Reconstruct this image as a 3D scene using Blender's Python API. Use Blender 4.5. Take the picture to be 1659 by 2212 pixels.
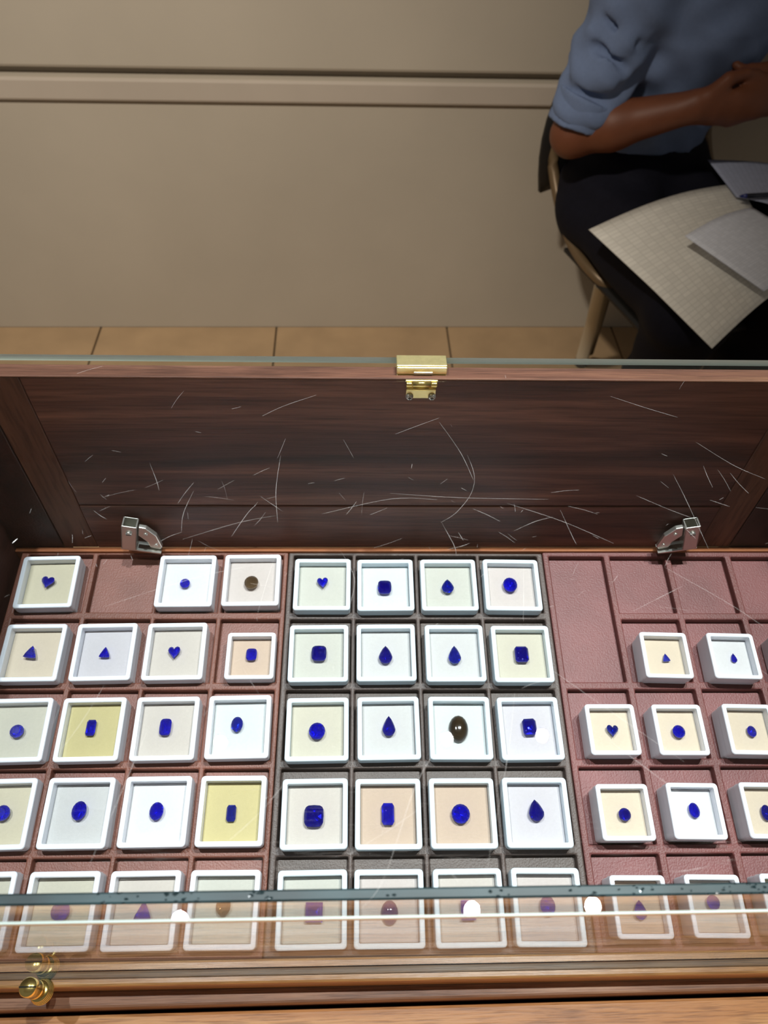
import bpy, bmesh, math, random
import numpy as np
from mathutils import Matrix, Vector

for o in list(bpy.data.objects):
    bpy.data.objects.remove(o, do_unlink=True)
SC = bpy.context.scene
COL = SC.collection
H = 1.30                                   # camera height above the floor (m)

# ---------------------------------------------------------------- camera
cam_d = bpy.data.cameras.new('camera'); cam = bpy.data.objects.new('camera', cam_d); COL.objects.link(cam)
cam_d.sensor_fit = 'VERTICAL'; cam_d.sensor_height = 24.0; cam_d.sensor_width = 18.0
cam_d.lens = 24.0 * 1560.0 / 2212.0
cam_d.clip_start = 0.01
RC = ((0.999064, -0.034799, 0.025679), (-0.010855, -0.776533, -0.629983), (0.041864, 0.629115, -0.776184))
cam.matrix_world = Matrix(((RC[0][0], -RC[1][0], -RC[2][0], 0), (RC[0][1], -RC[1][1], -RC[2][1], 0),
                           (RC[0][2], -RC[1][2], -RC[2][2], H), (0, 0, 0, 1)))
cam_d.dof.use_dof = True; cam_d.dof.focus_distance = 0.42; cam_d.dof.aperture_fstop = 9.0
SC.camera = cam
SC.cycles.transparent_max_bounces = 32

# ---------------------------------------------------------------- world, lamps, exposure
w = bpy.data.worlds.new('room_ambient'); SC.world = w; w.use_nodes = True
w.node_tree.nodes['Background'].inputs[0].default_value = (1.0, 0.93, 0.84, 1)
w.node_tree.nodes['Background'].inputs[1].default_value = 0.10
SC.view_settings.view_transform = 'Standard'; SC.view_settings.look = 'None'
SC.view_settings.gamma = 1.0; SC.view_settings.use_curve_mapping = False
SC.view_settings.exposure = 0.35
def spot(name, loc, target, watts, deg, blend, rad, col):
    l = bpy.data.lights.new(name, 'SPOT'); l.energy = watts; l.spot_size = math.radians(deg); l.spot_blend = blend
    l.shadow_soft_size = rad; l.color = col
    o = bpy.data.objects.new(name, l); COL.objects.link(o); o.location = loc
    o.rotation_euler = (Vector(target) - Vector(loc)).to_track_quat('-Z', 'Y').to_euler()
    return o
CEIL = 2.65
spot('ceiling_spot', (-0.40, 0.325, CEIL - .02), (-0.14, 0.145, .88), 84, 28, .6, .016, (.93, .96, 1.0))
spot('ceiling_spot', (0.26, 0.325, CEIL - .02), (0.05, 0.145, .88), 88, 28, .6, .016, (.86, .95, 1.0))
spot('ceiling_spot', (0.54, 0.325, CEIL - .02), (0.24, 0.145, .88), 84, 28, .6, .016, (1.0, .96, .92))
spot('ceiling_spot', (-0.75, -0.10, CEIL - .02), (-0.34, 1.75, .20), 205, 58, 1.0, .06, (1.0, .91, .79))  # added lamp, aimed outward to brighten the back wall

# ---------------------------------------------------------------- helpers
def tag(o, label=None, cat=None, group=None, kind=None):
    if label: o['label'] = label
    if cat: o['category'] = cat
    if group: o['group'] = group
    if kind: o['kind'] = kind
    return o
def empty(name, M=None):
    o = bpy.data.objects.new(name, None); COL.objects.link(o); o.empty_display_size = .02
    if M is not None: o.matrix_world = M
    return o
def mesh(name, V, Fc, mat=None, smooth=False):
    m = bpy.data.meshes.new(name); m.from_pydata([tuple(map(float, v)) for v in V], [], [tuple(map(int, f)) for f in Fc]); m.update()
    if mat is not None: m.materials.append(mat)
    if smooth: m.polygons.foreach_set('use_smooth', [True] * len(m.polygons))
    return m
def obj(name, me, parent=None, M=None, bevel=0, seg=2):
    o = bpy.data.objects.new(name, me); COL.objects.link(o)
    if parent is not None: o.parent = parent
    if M is not None: o.matrix_local = M
    if bevel:
        b = o.modifiers.new('bevel', 'BEVEL'); b.width = bevel; b.segments = seg; b.limit_method = 'ANGLE'; b.angle_limit = .6
    return o
BOXF = [(0, 3, 2, 1), (4, 5, 6, 7), (0, 1, 5, 4), (1, 2, 6, 5), (2, 3, 7, 6), (3, 0, 4, 7)]
def boxv(x0, x1, y0, y1, z0, z1):
    return [(x0, y0, z0), (x1, y0, z0), (x1, y1, z0), (x0, y1, z0), (x0, y0, z1), (x1, y0, z1), (x1, y1, z1), (x0, y1, z1)]
def box(name, x0, x1, y0, y1, z0, z1, mat, parent=None, bevel=0, M=None):
    return obj(name, mesh(name, boxv(x0, x1, y0, y1, z0, z1), BOXF, mat), parent, M, bevel)
def boxes_mesh(name, L, mat):
    V, Fc = [], []
    for b in L:
        n = len(V); V += boxv(*b); Fc += [tuple(i + n for i in f) for f in BOXF]
    return mesh(name, V, Fc, mat)
def lathe_mesh(name, prof, mat, n=28, axis='z', smooth=True):
    V, Fc = [], []
    for (r, z) in prof:
        for i in range(n):
            a = 2 * math.pi * i / n; V.append((r * math.cos(a), r * math.sin(a), z))
    for k in range(len(prof) - 1):
        for i in range(n):
            j = (i + 1) % n; Fc.append((k * n + i, k * n + j, (k + 1) * n + j, (k + 1) * n + i))
    Fc.append(tuple(range(n))[::-1]); Fc.append(tuple((len(prof) - 1) * n + i for i in range(n)))
    if axis == 'y': V = [(x, -z, y) for x, y, z in V]
    if axis == 'x': V = [(z, x, y) for x, y, z in V]
    m = mesh(name, V, Fc, mat)
    if smooth:
        m.polygons.foreach_set('use_smooth', [len(p.vertices) == 4 for p in m.polygons])
    return m
def prism_mesh(name, poly, y0, y1, mat):       # polygon in x,z extruded along y
    n = len(poly)
    V = [(x, y0, z) for x, z in poly] + [(x, y1, z) for x, z in poly]
    return mesh(name, V, [tuple(range(n)), tuple(range(2 * n - 1, n - 1, -1))] + [(i, i + n, (i + 1) % n + n, (i + 1) % n) for i in range(n)], mat)
def tube_mesh(name, pts, rads, mat, n=14):
    P = [Vector(p) for p in pts]; V, Fc = [], []
    if not hasattr(rads, '__len__'): rads = [rads] * len(P)
    up = Vector((0, 0, 1)); 
    for i, p in enumerate(P):
        t = (P[min(i + 1, len(P) - 1)] - P[max(i - 1, 0)]).normalized()
        a = t.cross(up if abs(t.z) < .9 else Vector((1, 0, 0))).normalized(); b = t.cross(a)
        for k in range(n):
            an = 2 * math.pi * k / n; V.append(p + (a * math.cos(an) + b * math.sin(an)) * rads[i])
    for i in range(len(P) - 1):
        for k in range(n):
            j = (k + 1) % n; Fc.append((i * n + k, i * n + j, (i + 1) * n + j, (i + 1) * n + k))
    Fc.append(tuple(range(n))); Fc.append(tuple((len(P) - 1) * n + k for k in range(n))[::-1])
    m = mesh(name, V, Fc, mat, True)
    return m
def spline(pts, n=8):
    P = [Vector(p) for p in pts]; out = []
    for i in range(len(P) - 1):
        p0 = P[max(i - 1, 0)]; p1 = P[i]; p2 = P[i + 1]; p3 = P[min(i + 2, len(P) - 1)]
        for k in range(n):
            t = k / n
            out.append(.5 * ((2 * p1) + (p2 - p0) * t + (2 * p0 - 5 * p1 + 4 * p2 - p3) * t * t + (3 * p1 - p0 - 3 * p2 + p3) * t ** 3))
    out.append(P[-1]); return out

# ---------------------------------------------------------------- materials
def mat_new(name):
    m = bpy.data.materials.new(name); m.use_nodes = True
    nt = m.node_tree; return m, nt, nt.nodes['Principled BSDF']
def lin(c): return tuple(((v / 255) / 12.92 if v / 255 <= .04045 else ((v / 255 + .055) / 1.055) ** 2.4) for v in c) + (1,)
def plain(name, rgb, rough=.5, metal=0, spec=.5, var=0, vscale=30, bump=0, bscale=200, coat=0, stretch=(1, 1, 1)):
    m, nt, b = mat_new(name)
    b.inputs['Base Color'].default_value = lin(rgb); b.inputs['Roughness'].default_value = rough
    b.inputs['Metallic'].default_value = metal; b.inputs['Specular IOR Level'].default_value = spec
    b.inputs['Coat Weight'].default_value = coat
    N, L = nt.nodes, nt.links
    if var or bump:
        tc = N.new('ShaderNodeTexCoord'); mp = N.new('ShaderNodeMapping'); mp.inputs['Scale'].default_value = stretch
        L.new(tc.outputs['Object'], mp.inputs[0])
    if var:
        nz = N.new('ShaderNodeTexNoise'); nz.inputs['Scale'].default_value = vscale; nz.inputs['Detail'].default_value = 6
        cr = N.new('ShaderNodeValToRGB'); c = lin(rgb)
        cr.color_ramp.elements[0].position = .3; cr.color_ramp.elements[1].position = .7
        cr.color_ramp.elements[0].color = tuple(v * (1 - var) for v in c[:3]) + (1,)
        cr.color_ramp.elements[1].color = tuple(min(1, v * (1 + var)) for v in c[:3]) + (1,)
        L.new(mp.outputs[0], nz.inputs['Vector']); L.new(nz.outputs['Fac'], cr.inputs[0]); L.new(cr.outputs[0], b.inputs['Base Color'])
    if bump:
        n2 = N.new('ShaderNodeTexNoise'); n2.inputs['Scale'].default_value = bscale; n2.inputs['Detail'].default_value = 4
        bp = N.new('ShaderNodeBump'); bp.inputs['Strength'].default_value = bump; bp.inputs['Distance'].default_value = .001
        L.new(mp.outputs[0], n2.inputs['Vector']); L.new(n2.outputs['Fac'], bp.inputs['Height']); L.new(bp.outputs[0], b.inputs['Normal'])
    return m
def wood(name, dark, mid, light, scale=(4, 60, 60), rough=.45, spec=.4, bump=.25, off=0, coat=0):
    m, nt, b = mat_new(name); N, L = nt.nodes, nt.links
    tc = N.new('ShaderNodeTexCoord'); mp = N.new('ShaderNodeMapping'); mp.inputs['Scale'].default_value = scale
    mp.inputs['Location'].default_value = (off, off * 1.7, off * .6)
    L.new(tc.outputs['Object'], mp.inputs[0])
    n1 = N.new('ShaderNodeTexNoise'); n1.inputs['Scale'].default_value = 1.0; n1.inputs['Detail'].default_value = 7; n1.inputs['Roughness'].default_value = .62; n1.inputs['Distortion'].default_value = .7
    L.new(mp.outputs[0], n1.inputs['Vector'])
    m2 = N.new('ShaderNodeMapping'); m2.inputs['Scale'].default_value = (scale[0] * 9, scale[1] * 16, scale[2] * 16); L.new(tc.outputs['Object'], m2.inputs[0])
    n2 = N.new('ShaderNodeTexNoise'); n2.inputs['Scale'].default_value = 1.0; n2.inputs['Detail'].default_value = 3; L.new(m2.outputs[0], n2.inputs['Vector'])
    cr = N.new('ShaderNodeValToRGB'); e = cr.color_ramp.elements
    e[0].position = .3; e[0].color = lin(dark); e[1].position = .72; e[1].color = lin(light); k = e.new(.5); k.color = lin(mid)
    L.new(n1.outputs['Fac'], cr.inputs[0])
    mx = N.new('ShaderNodeMix'); mx.data_type = 'RGBA'; mx.blend_type = 'MULTIPLY'
    r2 = N.new('ShaderNodeValToRGB'); r2.color_ramp.elements[0].position = .33; r2.color_ramp.elements[1].position = .52
    r2.color_ramp.elements[0].color = (.45, .4, .38, 1); r2.color_ramp.elements[1].color = (1, 1, 1, 1)
    L.new(n2.outputs['Fac'], r2.inputs[0]); mx.inputs[0].default_value = .7
    L.new(cr.outputs[0], mx.inputs[6]); L.new(r2.outputs[0], mx.inputs[7]); L.new(mx.outputs[2], b.inputs['Base Color'])
    bp = N.new('ShaderNodeBump'); bp.inputs['Strength'].default_value = bump; bp.inputs['Distance'].default_value = .0006
    L.new(n2.outputs['Fac'], bp.inputs['Height']); L.new(bp.outputs[0], b.inputs['Normal'])
    b.inputs['Roughness'].default_value = rough; b.inputs['Specular IOR Level'].default_value = spec; b.inputs['Coat Weight'].default_value = coat
    b.inputs['Coat Roughness'].default_value = .25
    return m
def glass(name, tint=(1, 1, 1), ior=1.5, rough=.0):
    # thin clear sheet: Fresnel mix of mirror and straight transmission on both faces
    m = bpy.data.materials.new(name); m.use_nodes = True; nt = m.node_tree; N, L = nt.nodes, nt.links
    N.remove(N['Principled BSDF']); out = N['Material Output']
    ge = N.new('ShaderNodeNewGeometry'); mi = N.new('ShaderNodeMix'); mi.data_type = 'FLOAT'
    mi.inputs[2].default_value = ior; mi.inputs[3].default_value = 1 / ior
    L.new(ge.outputs['Backfacing'], mi.inputs[0])
    fr = N.new('ShaderNodeFresnel'); L.new(mi.outputs[0], fr.inputs[0])
    tr = N.new('ShaderNodeBsdfTransparent'); tr.inputs[0].default_value = tuple(tint) + (1,)
    gl = N.new('ShaderNodeBsdfGlossy'); gl.inputs['Roughness'].default_value = rough
    ms = N.new('ShaderNodeMixShader'); L.new(fr.outputs[0], ms.inputs[0]); L.new(tr.outputs[0], ms.inputs[1]); L.new(gl.outputs[0], ms.inputs[2])
    L.new(ms.outputs[0], out.inputs[0]); return m

M_wall = plain('wall_paint', (186, 176, 160), .8, var=.05, vscale=3, bump=.15, bscale=400)
M_trim = plain('trim_paint', (188, 176, 162), .7, var=.04, vscale=6)
M_ceil = plain('ceiling_paint', (205, 200, 190), .9)
M_tile = plain('tan_tile', (178, 150, 116), .45, var=.10, vscale=9, spec=.4, stretch=(1, 1, 1))
M_grout = plain('grout', (92, 78, 58), .9)
M_dark = wood('dark_stained_wood', (48, 25, 20), (94, 55, 44), (146, 96, 76), (2.6, 70, 46), .5, .35)
M_dark2 = wood('dark_stained_wood_lower', (58, 32, 26), (104, 62, 50), (148, 100, 80), (2.6, 70, 50), .5, .35, off=3.1)
M_end = wood('end_grain_batten', (70, 42, 30), (102, 64, 48), (130, 88, 66), (45, 70, 3.0), .55, .3, off=1.3)
M_edge = wood('sanded_edge_wood', (74, 44, 32), (108, 70, 54), (134, 94, 70), (6, 120, 160), .6, .3)
M_side = wood('dark_side_wood', (40, 20, 16), (58, 30, 25), (76, 44, 36), (70, 3.5, 40), .5, .35)
M_oak = wood('golden_ledge_wood', (158, 104, 58), (204, 148, 90), (226, 178, 120), (5, 150, 150), .34, .6, coat=.2)
M_step = wood('brown_step_wood', (126, 88, 68), (172, 126, 98), (206, 162, 130), (5, 130, 130), .45, .4, off=.7)
M_counter = wood('honey_counter_wood', (168, 108, 64), (214, 148, 92), (236, 178, 120), (5, 60, 60), .42, .4, off=2.2)
M_bed = wood('orange_bed_wood', (130, 74, 42), (164, 100, 60), (186, 124, 80), (5, 90, 90), .5, .3)
def leather(name, rgb, sc=22):
    return plain(name, rgb, .48, var=.22, vscale=sc, bump=.35, bscale=900, spec=.45)
M_trayL, M_trayM, M_trayR = leather('brown_leatherette', (108, 64, 50)), leather('charcoal_leatherette', (78, 66, 61)), leather('maroon_leatherette', (104, 58, 55))
M_padL, M_padM, M_padR = leather('brown_pad', (116, 74, 64)), leather('charcoal_pad', (74, 63, 57)), leather('maroon_pad', (112, 66, 65))
M_white = plain('white_plastic', (226, 229, 236), .35, spec=.5)
M_whiteM = plain('cool_white_plastic', (214, 228, 236), .35, spec=.5)
M_glass = glass('clear_sheet_glass', (.985, .995, .99))
M_fglass = glass('front_pane_glass', (.985, .995, .99), 1.42)
M_lid = glass('lid_glass', (.99, .99, .99), 1.49, .0)
M_gedge = plain('cut_glass_edge', (34, 56, 60), .45, spec=.3, var=.85, vscale=16, stretch=(1, 3, 3))
M_gpol = plain('polished_glass_edge', (222, 240, 230), .12, spec=.9)
M_scr = plain('scratch_white', (236, 232, 226), .4, spec=.8)
M_brass = plain('brass', (236, 222, 160), .34, metal=.9, var=.08, vscale=220, bump=.06, bscale=700)
M_brass2 = plain('bright_brass', (240, 214, 132), .2, metal=.95)
M_steel = plain('nickel', (214, 212, 204), .28, metal=.85, bump=.05, bscale=300)
M_black = plain('slot_black', (10, 9, 9), .7)
FOAM = dict(cream=(232, 222, 194), white=(244, 244, 244), pinkish_grey=(226, 216, 210), peach=(240, 224, 200), pale_lavender=(228, 224, 228), warm_grey=(226, 218, 208),
            greenish_cream=(224, 219, 200), yellow=(222, 210, 156), icy_white=(232, 238, 237), tan=(222, 199, 178), sage_grey=(219, 219, 208), light_grey=(226, 226, 224))
M_foam = {k: plain('lining_' + k, tuple(c * .865 for c in v), .85, spec=.15, var=.03, vscale=900, bump=.2, bscale=2500) for k, v in FOAM.items()}
def gem_mat(name, rgb, metal=.8, rough=.07):
    return plain(name, rgb, rough, metal=metal, spec=1.0)
GEMC = dict(blue=(26, 46, 246), deep=(16, 30, 216), violet=(96, 96, 240), teal=(24, 96, 224), smoky=(190, 172, 144), black=(46, 36, 22), purple=(70, 62, 240), pale=(140, 156, 245))
GEM = {k: gem_mat('stone_' + k, v) for k, v in GEMC.items()}
GEM['black'] = plain('stone_black', (40, 32, 20), .10, spec=.8, var=.5, vscale=120); GEM['purple_dome'] = plain('stone_purple_dome', (38, 30, 96), .08, spec=.8)
CROWN = {k: glass('crown_' + k, tuple(.45 + .55 * c for c in lin(v)[:3]), 1.77) for k, v in GEMC.items()}

# ---------------------------------------------------------------- room shell
WY = 1.752
fl = empty('floor'); tag(fl, kind='structure')
box('floor_base', -1.75, 2.30, -1.0, WY + .05, -.06, -.006, M_grout, fl)
tx = [-0.7214 - .4975 * 2, -0.7214 - .4975, -0.7214, -0.2185, 0.279, 0.769, 1.2665, 1.764]
tile_me = {}
for i in range(len(tx) - 1):
    for j in range(3):
        y1 = WY - .4975 * j - (0 if j else 0); y0 = y1 - .4975
        box('floor_tile', tx[i] + .0025, tx[i + 1] - .0025, y0 + .0025, y1 - .0005, -.010, 0, M_tile, fl, bevel=.0012)
wl = empty('wall_back'); tag(wl, kind='structure')
box('wall_lower', -1.75, 2.30, WY, WY + .10, 0, .660, M_wall, wl)
box('wall_recess', -1.75, 2.30, WY + .022, WY + .10, .660, .676, M_wall, wl)
box('wall_upper', -1.75, 2.30, WY - .004, WY + .10, .676, CEIL, M_wall, wl, bevel=.007)
tr = box('trim_1', -1.75, 2.30, WY - .011, WY, .612, .659, M_trim, bevel=.006); tag(tr, kind='structure')
ce = box('ceiling', -1.75, 2.30, -1.0, WY + .05, CEIL, CEIL + .05, M_ceil); tag(ce, kind='structure')

# ---------------------------------------------------------------- display case (case frame: camera foot at the origin, heights below the lens)
TY = -0.0207618; TAU = 0.1439865
CASE_M = Matrix.Translation((0, 0, H)) @ Matrix.Rotation(TY + math.radians(.3), 4, 'Z')
cs = empty('display_case'); cs.matrix_world = CASE_M
tag(cs, 'dark wooden jewellery display case with a scratched glass top and brass fittings', 'display case')
XL, XR = -.243, .319
ZT = -.2628                                   # top of the wooden panel, underside of the glass
ZB = -.52
def cb(name, *a, bevel=.0006, label=None, parent=cs):
    o = box(name, *a, parent, bevel)
    if label: o['label'] = label
    return o
cb('side_wall', XL - .014, XL, .0575, .3165, ZB, ZT, M_side)
cb('side_wall', XR, XR + .014, .0575, .3165, ZB, ZT, M_side)
cb('corner_post', XL, -.2097, .3068, .3168, ZB, ZT, M_side)
cb('corner_post', .2683, XR, .3068, .3168, ZB, ZT, M_side)
door = empty('back_flap'); door.parent = cs; door['label'] = 'dark stained wooden flap closing the back of the case'
cb('panel', -.1855, .2440, .3070, .3165, -.3715, ZT, M_dark, parent=door)
cb('lower_board', -.1855, .2440, .3064, .3165, -.4180, -.3722, M_dark2, parent=door)
cb('end_batten', -.2090, -.1858, .3068, .3165, -.4180, ZT, M_end, parent=door)
cb('end_batten', .2443, .2676, .3068, .3165, -.4180, ZT, M_end, parent=door)
cb('top_edge', -.2090, .2676, .3066, .3167, ZT, ZT + .0012, M_edge, parent=door, label='lighter sanded top edge of the flap')
cb('base_board', XL - .014, XR + .014, .0575, .3165, ZB - .01, ZB, M_side)
cb('sill_strip', XL, XR, .3030, .3066, ZB, -.4178, M_bed, label='orange wooden strip behind the trays')
cb('upper_ledge', XL - .018, XR + .018, .0465, .0574, ZB, -.4400, M_oak, bevel=.0012, label='golden front ledge holding the glass')
TURN = Matrix.Translation((.2, .04, 0)) @ Matrix.Rotation(math.radians(.35), 4, 'Z') @ Matrix.Translation((-.2, -.04, 0))
ll = cb('lower_ledge', XL - .024, XR + .024, .0410, .0490, ZB, -.4580, M_step, bevel=.0012, label='lower brown front step'); ll.matrix_local = TURN
# sloped bed under the trays
O_T = Vector((0.043659, 0.271196, -0.415608 + H))
TRAY_M = Matrix.Translation(O_T) @ Matrix.Rotation(TY, 4, 'Z') @ Matrix.Rotation(TAU, 4, 'X')
bedm = CASE_M.inverted() @ TRAY_M
bed = box('tray_bed', -.279, .2735, -.2150, .0285, -.030, -.0205, M_bed, cs, .0005); bed.matrix_local = bedm

# glass sheets: faces clear, cut edges in their own material
def glass_sheet(name, x0, x1, y0, y1, z0, z1, big, edge, parent):
    me = mesh(name, boxv(x0, x1, y0, y1, z0, z1), BOXF, M_glass); me.materials.append(edge)
    for p in me.polygons:
        if abs(p.normal[big]) < .5: p.material_index = 1
    o = obj(name, me, parent, bevel=.0006, seg=1); o.modifiers[0].material = 1; return o
gt = glass_sheet('top_glass', XL - .016, XR + .016, .0440, .3200, ZT + .0014, ZT + .0056, 2, M_gpol, cs)
gt['label'] = 'scratched clear glass top sheet with pale polished edges'
gf = glass_sheet('front_glass', XL - .014, XR + .014, .0499, .0535, -.4398, ZT + .0012, 1, M_gedge, cs)
gf.data.materials[0] = M_fglass; gf['label'] = 'upright front glass with a chipped dark green top edge'
# chips along the cut top edge of the front glass
random.seed(5)
V, Fc = [], []
for cx, n in ((-.055, 10), (-.035, 8), (-.082, 8), (.048, 6), (.078, 7), (.093, 7), (.118, 8), (.131, 12), (.016, 3)):
    for k in range(n):
        x = cx + random.gauss(0, .004); y = random.uniform(.0500, .0533); r = random.uniform(.0002, .0007); z = ZT + .00122
        b0 = len(V); m = 6; ph = random.random() * 6
        for i in range(m):
            rr = r * random.uniform(.5, 1.2); V.append((x + 1.9 * rr * math.cos(ph + i * 1.047), min(.0534, max(.05, y + rr * math.sin(ph + i * 1.047))), z))
        V.append((x, y, z + .00008)); Fc += [(b0 + i, b0 + (i + 1) % m, b0 + m) for i in range(m)]
ch = obj('edge_chips', mesh('edge_chips', V, Fc, plain('chipped_glass', (14, 34, 38), .1, spec=1.0)), gf); ch['kind'] = 'stuff'

# scratches on the top face of the glass: thin raised ribbons
SCR = [[(-50.4, 271.7), (-39.8, 279.4), (-23.4, 287.9)], [(52.4, 245.0), (54.5, 231.3), (51.7, 219.6), (43.8, 208.3), (36.4, 202.6)], [(40.2, 267.7), (49.1, 246.6), (53.8, 228.3)], [(-17.9, 207.4), (14.1, 216.5), (35.7, 216.1)], [(13.7, 219.9), (46.7, 217.3), (88.0, 216.4)], [(68.1, 214.0), (92.3, 203.2), (113.1, 190.7)], [(130.3, 218.8), (143.6, 210.4), (155.3, 204.1)], [(151.7, 232.2), (153.5, 214.7), (155.3, 187.8)], [(133.2, 288.3), (149.8, 279.6), (165.1, 272.4)], [(-78.6, 193.0), (-55.2, 202.3), (-38.9, 206.4)], [(-79.7, 196.9), (-80.5, 207.5), (-77.8, 221.4)], [(-91.1, 189.2), (-85.0, 194.3), (-79.7, 196.9)], [(-37.5, 202.4), (-39.7, 221.7), (-39.1, 244.1)], [(69.2, 197.7), (79.5, 203.1), (88.5, 205.9)], [(92.4, 210.0), (95.1, 195.3), (96.3, 190.1)], [(36.6, 202.9), (41.3, 189.8), (41.9, 184.8)], [(38.0, 187.3), (44.3, 189.1), (48.6, 190.9)], [(70.8, 178.7), (68.7, 163.3), (66.8, 151.0)], [(40.7, 54.9), (50.6, 86.2), (54.9, 101.3), (59.0, 119.4)], [(-0.7, 46.0), (7.5, 55.1), (19.3, 84.7), (30.2, 101.4)], [(-88.3, 60.1), (-83.0, 82.1), (-77.2, 108.8)], [(-105.3, 158.4), (-71.4, 172.2), (-44.8, 179.5)], [(132.8, 177.7), (155.5, 158.9), (166.4, 147.8)], [(88.8, 102.9), (105.6, 87.5), (116.3, 77.8)], [(72.5, 131.1), (98.6, 108.2), (117.1, 92.4)], [(113.2, 155.4), (129.0, 163.4), (138.3, 168.1)], [(-26.3, 86.6), (-35.0, 75.7), (-46.2, 65.4)], [(-4.7, 62.2), (10.8, 70.9), (22.2, 78.4)], [(40.4, 271.1), (26.9, 264.2), (17.4, 259.1)], [(-108.9, 95.2), (-102.5, 108.9), (-97.4, 123.5)], [(-42.4, 154.1), (-39.9, 170.0), (-37.2, 184.4)], [(-4.5, 158.6), (-2.7, 172.4), (-9.0, 187.0)], [(169.5, 254.3), (183.4, 238.6), (196.2, 229.5)], [(62.0, 121.3), (66.7, 123.3), (73.4, 125.2)], [(-101.4, 238.9), (-95.9, 227.0), (-93.8, 221.3)], [(-57.4, 194.4), (-51.6, 207.7), (-47.9, 213.2)]]
V, Fc = [], []
def ribbon(pts, wd):
    P = spline([(x, y, 0) for x, y in pts], 6); b0 = len(V)
    for i, p in enumerate(P):
        t = (P[min(i + 1, len(P) - 1)] - P[max(i - 1, 0)]).normalized(); n = Vector((-t.y, t.x, 0))
        k = wd * (0.25 + .75 * math.sin(math.pi * i / (len(P) - 1)) ** .5) * random.uniform(.6, 1.2)
        for s in (-1, 0, 1):
            q = p + n * s * k; V.append((q.x, q.y, ZT + .00562 + (.00004 if s == 0 else 0)))
        if i:
            a = b0 + 3 * (i - 1); Fc.extend([(a, a + 1, a + 4, a + 3), (a + 1, a + 2, a + 5, a + 4)])
random.seed(11)
for l in SCR: ribbon([(x / 1000, y / 1000) for x, y in l], .000032)
for k in range(120):
    x = random.uniform(-.15, .2); y = random.choice((random.gauss(.195, .018), random.gauss(.20, .03), random.uniform(.055, .31)))
    y = min(.312, max(.05, y)); a = random.uniform(0, math.pi); ln = random.choice((.002, .003, .005, .009, .014)); c = random.uniform(-.06, .06)
    d = Vector((math.cos(a), math.sin(a))) * ln / 2; n = Vector((-d.y, d.x)) * c
    ribbon([(x - d.x, y - d.y), (x + n.x, y + n.y), (x + d.x, y + d.y)], random.choice((.000018, .000024, .000034)))
for k in range(170):                                          # fine wiping marks along the front edge
    x = random.uniform(-.12, .14); y = .056 + abs(random.gauss(0, .010)); ln = random.uniform(.004, .02)
    ribbon([(x, y), (x + ln / 2, y + random.uniform(-.0003, .0003)), (x + ln, y + random.uniform(-.0006, .0006))], .000014)
ribbon([(-.1519, .1909), (-.1512, .1921), (-.1504, .1934)], .0002)
sc_o = obj('scratches', mesh('scratches', V, Fc, M_scr), gt); sc_o['kind'] = 'stuff'; sc_o['label'] = 'fine white scratches on the glass'

# brass glass hinge in the middle of the back edge
bh = empty('glass_hinge'); bh.parent = cs; bh.location = (.0335, 0, 0); bh['label'] = 'brass hinge clamping the back edge of the glass'
Z1 = ZT + .0056
obj('clamp', boxes_mesh('clamp', [(-.0139, .0139, .3112, .3204, Z1, Z1 + .0009)], M_brass), bh, bevel=.0004)
box('clamp_lip', -.0139, .0139, .3094, .3112, Z1 - .0038, Z1 + .0008, M_brass, bh, .0006)
box('clamp_lower', -.0139, .0139, .3094, .3204, ZT - .0002, ZT + .0013, M_brass, bh, .0004)
box('clamp_pad', -.0045, .0060, .3090, .3094, Z1 - .0034, Z1 - .0020, M_steel, bh, .0002)
box('neck', -.0089, .0089, .3058, .3096, ZT - .0006, ZT + .0006, M_brass, bh, .0003)
obj('barrel', lathe_mesh('barrel', [(.0017, -.0050), (.0017, .0050)], M_brass2, 24, 'x'), bh, Matrix.Translation((0, .3050, ZT - .0012)))
for s in (-1, 1):
    obj('knuckle', lathe_mesh('knuckle', [(.0013, -.0017), (.0015, -.0012), (.0015, .0012), (.0013, .0017)], M_brass2, 20, 'x'), bh, Matrix.Translation((s * .0069, .3050, ZT - .0014)))
box('leaf', -.0083, .0083, .3056, .3068, ZT - .0122, ZT - .0020, M_brass, bh, .0003)
obj('leaf_ridge', lathe_mesh('leaf_ridge', [(.0007, -.0083), (.0010, -.0080), (.0010, .0080), (.0007, .0083)], M_brass2, 16, 'x'), bh, Matrix.Translation((0, .3056, ZT - .0052)))
for s in (-1, 1):
    sw = obj('screw', lathe_mesh('screw', [(.0022, 0), (.0022, .0006), (.0019, .0013), (.0011, .0019), (.0002, .0021)], M_steel, 20, 'y'), bh, Matrix.Translation((s * .0063, .3056, ZT - .0106)))
    sl = obj('cross_slot', boxes_mesh('cross_slot', [(-.0010, .0010, -.00225, -.0019, -.00022, .00022), (-.00022, .00022, -.00225, -.0019, -.0010, .0010)], M_black), sw)

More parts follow.
